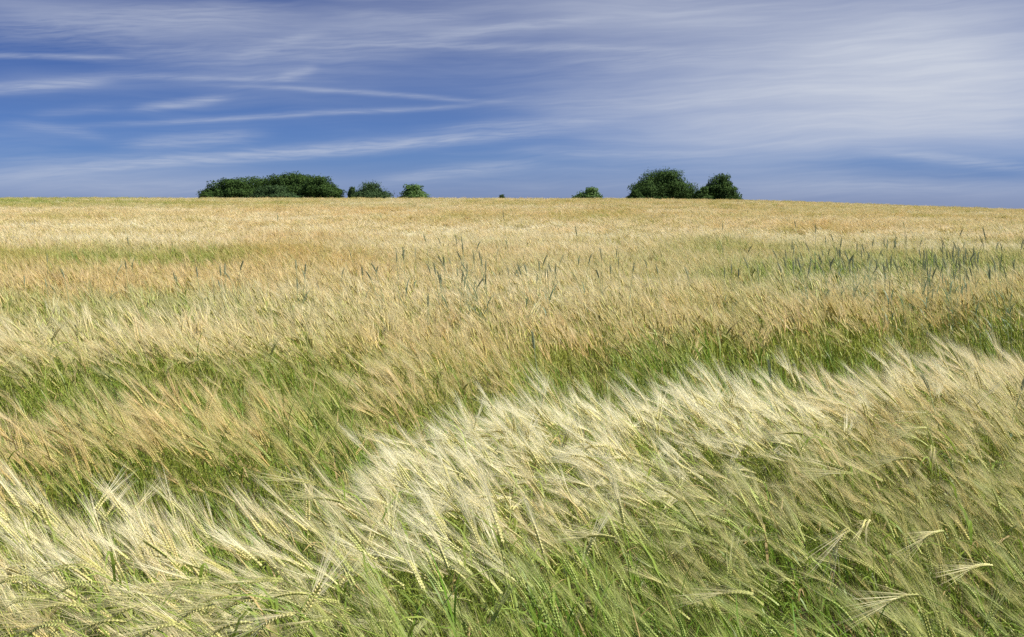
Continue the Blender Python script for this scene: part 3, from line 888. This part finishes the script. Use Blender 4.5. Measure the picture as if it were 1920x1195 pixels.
def place_rye(u, v, label, group=None, z=None):
    zt = z if z is not None else rr.uniform(1.02, 1.28)
    y = 0
    for _ in range(6):      # distance at which a stalk of this height shows its tip in row v
        zz = zt + float(ground_z(0, max(y, 1))) * 0
        y = (CAMZ - zz) * FPX / max(v - VH, 6)
    if z is None and y > 14:
        y = rr.uniform(10.5, 15); zt = CAMZ - y * (v - VH) / FPX
    if v < 415:
        y = rr.uniform(15, 18); zt = CAMZ - y * (v - VH) / FPX
    if z is None and y < 9.0:
        y = rr.uniform(9.0, 10.5); zt = CAMZ - y * (v - VH) / FPX
    x = (u - UC) / FPX * y * 1.006
    if len(rprot) < 10:
        o = rye(100 + len(rprot)); rprot.append(o)
    else:
        s = rr.choice(rprot)
        o = s.copy(); COL.objects.link(o)
        for ch in s.children:
            c = ch.copy(); COL.objects.link(c); c.parent = o
    gz = float(ground_z(x, y))
    k = (zt - gz) / 1.12
    o.location = (x, y, gz)
    o.scale = (1.05, 1.05, k)
    o.rotation_euler = (rr.gauss(0, 0.05), rr.gauss(-0.05, 0.08), rr.uniform(-0.6, 0.6) + (math.pi if rr.random() < 0.25 else 0))
    if 'group' in o.keys(): del o['group']
    tag(o, label, 'rye', group)
for u, v, lab in SINGLE:
    place_rye(u, v, lab, z={655: 0.98, 606: 1.05, 668: 1.0, 684: 0.98, 546: 1.02}.get(v))
for u, v, k in RYE:
    place_rye(u, v - 6, *RL[k])

# ------------------------------------------------------------------ trees and bushes on the horizon
LEAFM = [simple_mat('foliage_dark', (0.022, 0.052, 0.014), (0.075, 0.135, 0.028), 1.2, 0.7, 0.2, 0.1, var=0.5),
         simple_mat('foliage_mid', (0.04, 0.095, 0.02), (0.13, 0.23, 0.045), 1.2, 0.6, 0.25, 0.3, var=0.5),
         simple_mat('foliage_grey', (0.028, 0.06, 0.022), (0.075, 0.13, 0.045), 1.2, 0.7, 0.2, 0.1, var=0.5)]
def tree(name, label, u0, u1, vtop, D, mat, seed, loose=0.0, lobes=None, trunk=True, cat='tree', base_v=None):
    r = random.Random(seed)
    m = D / FPX
    w = (u1 - u0) * m
    uc = (u0 + u1) / 2
    x = (uc - UC) * m
    gz = float(ground_z(x, D))
    ztop = CAMZ - (vtop - VH) * m
    H = ztop - gz
    root = bpy.data.objects.new(name, None)
    root.location = (x, D, gz)
    COL.objects.link(root)
    tag(root, label, cat)
    crown, wood = Geo(), Geo()
    # limbs
    th = H * 0.4
    tube(wood, [Vector((0, 0, -0.3)), Vector((0.05, 0, th * 0.5)), Vector((0, 0.05, th)), Vector((0.1, 0, H * 0.75))], [0.05 * H, 0.04 * H, 0.03 * H, 0.01 * H], 7, 0)
    # lobes: (dx in crown half widths, height share of centre, radius share)
    if lobes is None:
        lobes = []
        for _ in range(11):
            t = r.uniform(-0.72, 0.72)
            lobes.append((t, (0.40 + 0.30 * r.random()) * (1 - 0.48 * t * t), (0.26 + 0.10 * r.random()) * (1 - 0.3 * t * t)))
        lobes.append((r.uniform(-.15, .15), 0.72, 0.28))
    for (t, hh, rs) in lobes:
        lx = t * w / 2
        lz = hh * H
        ly = r.uniform(-0.35, 0.35) * w * 0.5
        rad = rs * min(H, w * 0.95)
        rx_ = rad * r.uniform(0.95, 1.3)
        top = lz + rad
        if top > H: lz -= top - H
        tube(wood, [Vector((0, 0, th * 0.6)), Vector((lx * 0.5, ly * 0.5, (th + lz) * 0.5)), Vector((lx, ly, lz))], [0.022 * H, 0.015 * H, 0.006 * H], 5, 0)
        nleaf = int(2300 * (rad / 1.2) ** 2) + 200
        for _ in range(nleaf):
            d = Vector((r.gauss(0, 1), r.gauss(0, 1), r.gauss(0, 1))).normalized()
            q = r.random() ** 0.33
            lump = 1 + 0.16 * math.sin(d.x * 7 + seed) * math.sin(d.y * 6 + t * 5) + 0.14 * math.sin(d.z * 9 + hh * 20)
            rr_ = rad * q * lump * (1 + (min(r.expovariate(6), 0.35) if r.random() < 0.06 + 0.5 * loose else 0) * (0.35 + loose))
            c = Vector((lx, ly, lz)) + Vector((d.x * rx_ / rad, d.y * rx_ / rad, d.z)) * rr_
            if c.z < 0.15: continue
            s = r.uniform(0.08, 0.155) * (1 - 0.25 * loose)
            nrm = (d + Vector((r.gauss(0, .6), r.gauss(0, .6), r.gauss(0, .6) + 0.3))).normalized()
            a, b = frame(nrm)
            an = r.uniform(0, 6.28)
            a, b = a * math.cos(an) + b * math.sin(an), b * math.cos(an) - a * math.sin(an)
            crown.add([c - a * s, c - b * s * 0.6, c + a * s, c + b * s * 0.6], [(0, 1, 2, 3)], 0)
    ax = np.array([[v.x, v.z] for v in crown.v[::4]])
    xl, xh = np.percentile(ax[:, 0], (1.0, 99.0)); zh = np.percentile(ax[:, 1], 99.75)
    kx, kz = w / (xh - xl), H / zh
    xo = -(xl + xh) / 2
    for gg in (crown, wood):
        gg.v = [Vector(((v.x + xo) * kx, v.y, v.z * kz)) for v in gg.v]
    mesh_obj('trunk', wood.v, wood.f, M_BARK, root)
    mesh_obj('crown', crown.v, crown.f, LEAFM[mat], root)
    return root
tree('broadleaf_tree', 'domed dark tree at the left end of the long clump', 384, 482, 338, 168, 0, 1)
tree('broadleaf_tree', 'flat-topped dark tree in the middle of the long clump, left of the highest dome', 428, 545, 336, 172, 0, 2)
tree('broadleaf_tree', 'highest rounded dome of the long clump of trees on the left', 492, 600, 329, 170, 0, 3)
tree('broadleaf_tree', 'darker rounded tree closing the right end of the long clump', 560, 640, 334, 164, 0, 4)
tree('bush', 'pale green bush growing in front of the highest dome of the clump', 470, 560, 350, 160, 2, 5, cat='bush')
tree('bush', 'low scrubby bush trailing off the left end of the long clump', 372, 408, 362, 160, 0, 6, 0.2, cat='bush')
tree('loose_shrub', 'ragged greyish shrub with open twigs right of the long clump', 664, 734, 345, 160, 2, 7, 0.5, cat='shrub')
tree('loose_shrub', 'tiny pointed shrub touching the left side of the ragged greyish shrub', 653, 672, 351, 158, 2, 8, 0.4, cat='shrub')
tree('round_bush', 'neat mid-green round bush between the ragged shrub and the bare middle horizon', 749, 804, 348, 160, 1, 9, 0.1, cat='bush')
tree('distant_bush', 'tiny bush barely showing over the middle of the horizon', 932, 950, 366, 165, 2, 10, 0.4, cat='bush')
tree('round_bush', 'small mid-green round bush standing alone left of the tall right-hand tree', 1079, 1126, 353, 160, 1, 11, 0.15, cat='bush')
tree('broadleaf_tree', 'wide spiky-topped dark tree, tallest of the pair on the right', 1190, 1304, 322, 165, 0, 12, 0.3)
tree('bush', 'low dark bush at the left foot of the wide spiky tree', 1175, 1206, 357, 160, 0, 13, 0.1, cat='bush')
tree('broadleaf_tree', 'narrower dark tree standing right of the wide spiky tree', 1318, 1381, 330, 165, 0, 14, 0.2)
tree('bush', 'low bush filling the gap between the two right-hand trees', 1302, 1334, 352, 162, 0, 15, 0.1, cat='bush')
tree('distant_bush', 'speck of a bush on the horizon just right of the two trees', 1376, 1392, 371.5, 150, 0, 16, 0.2, cat='bush')
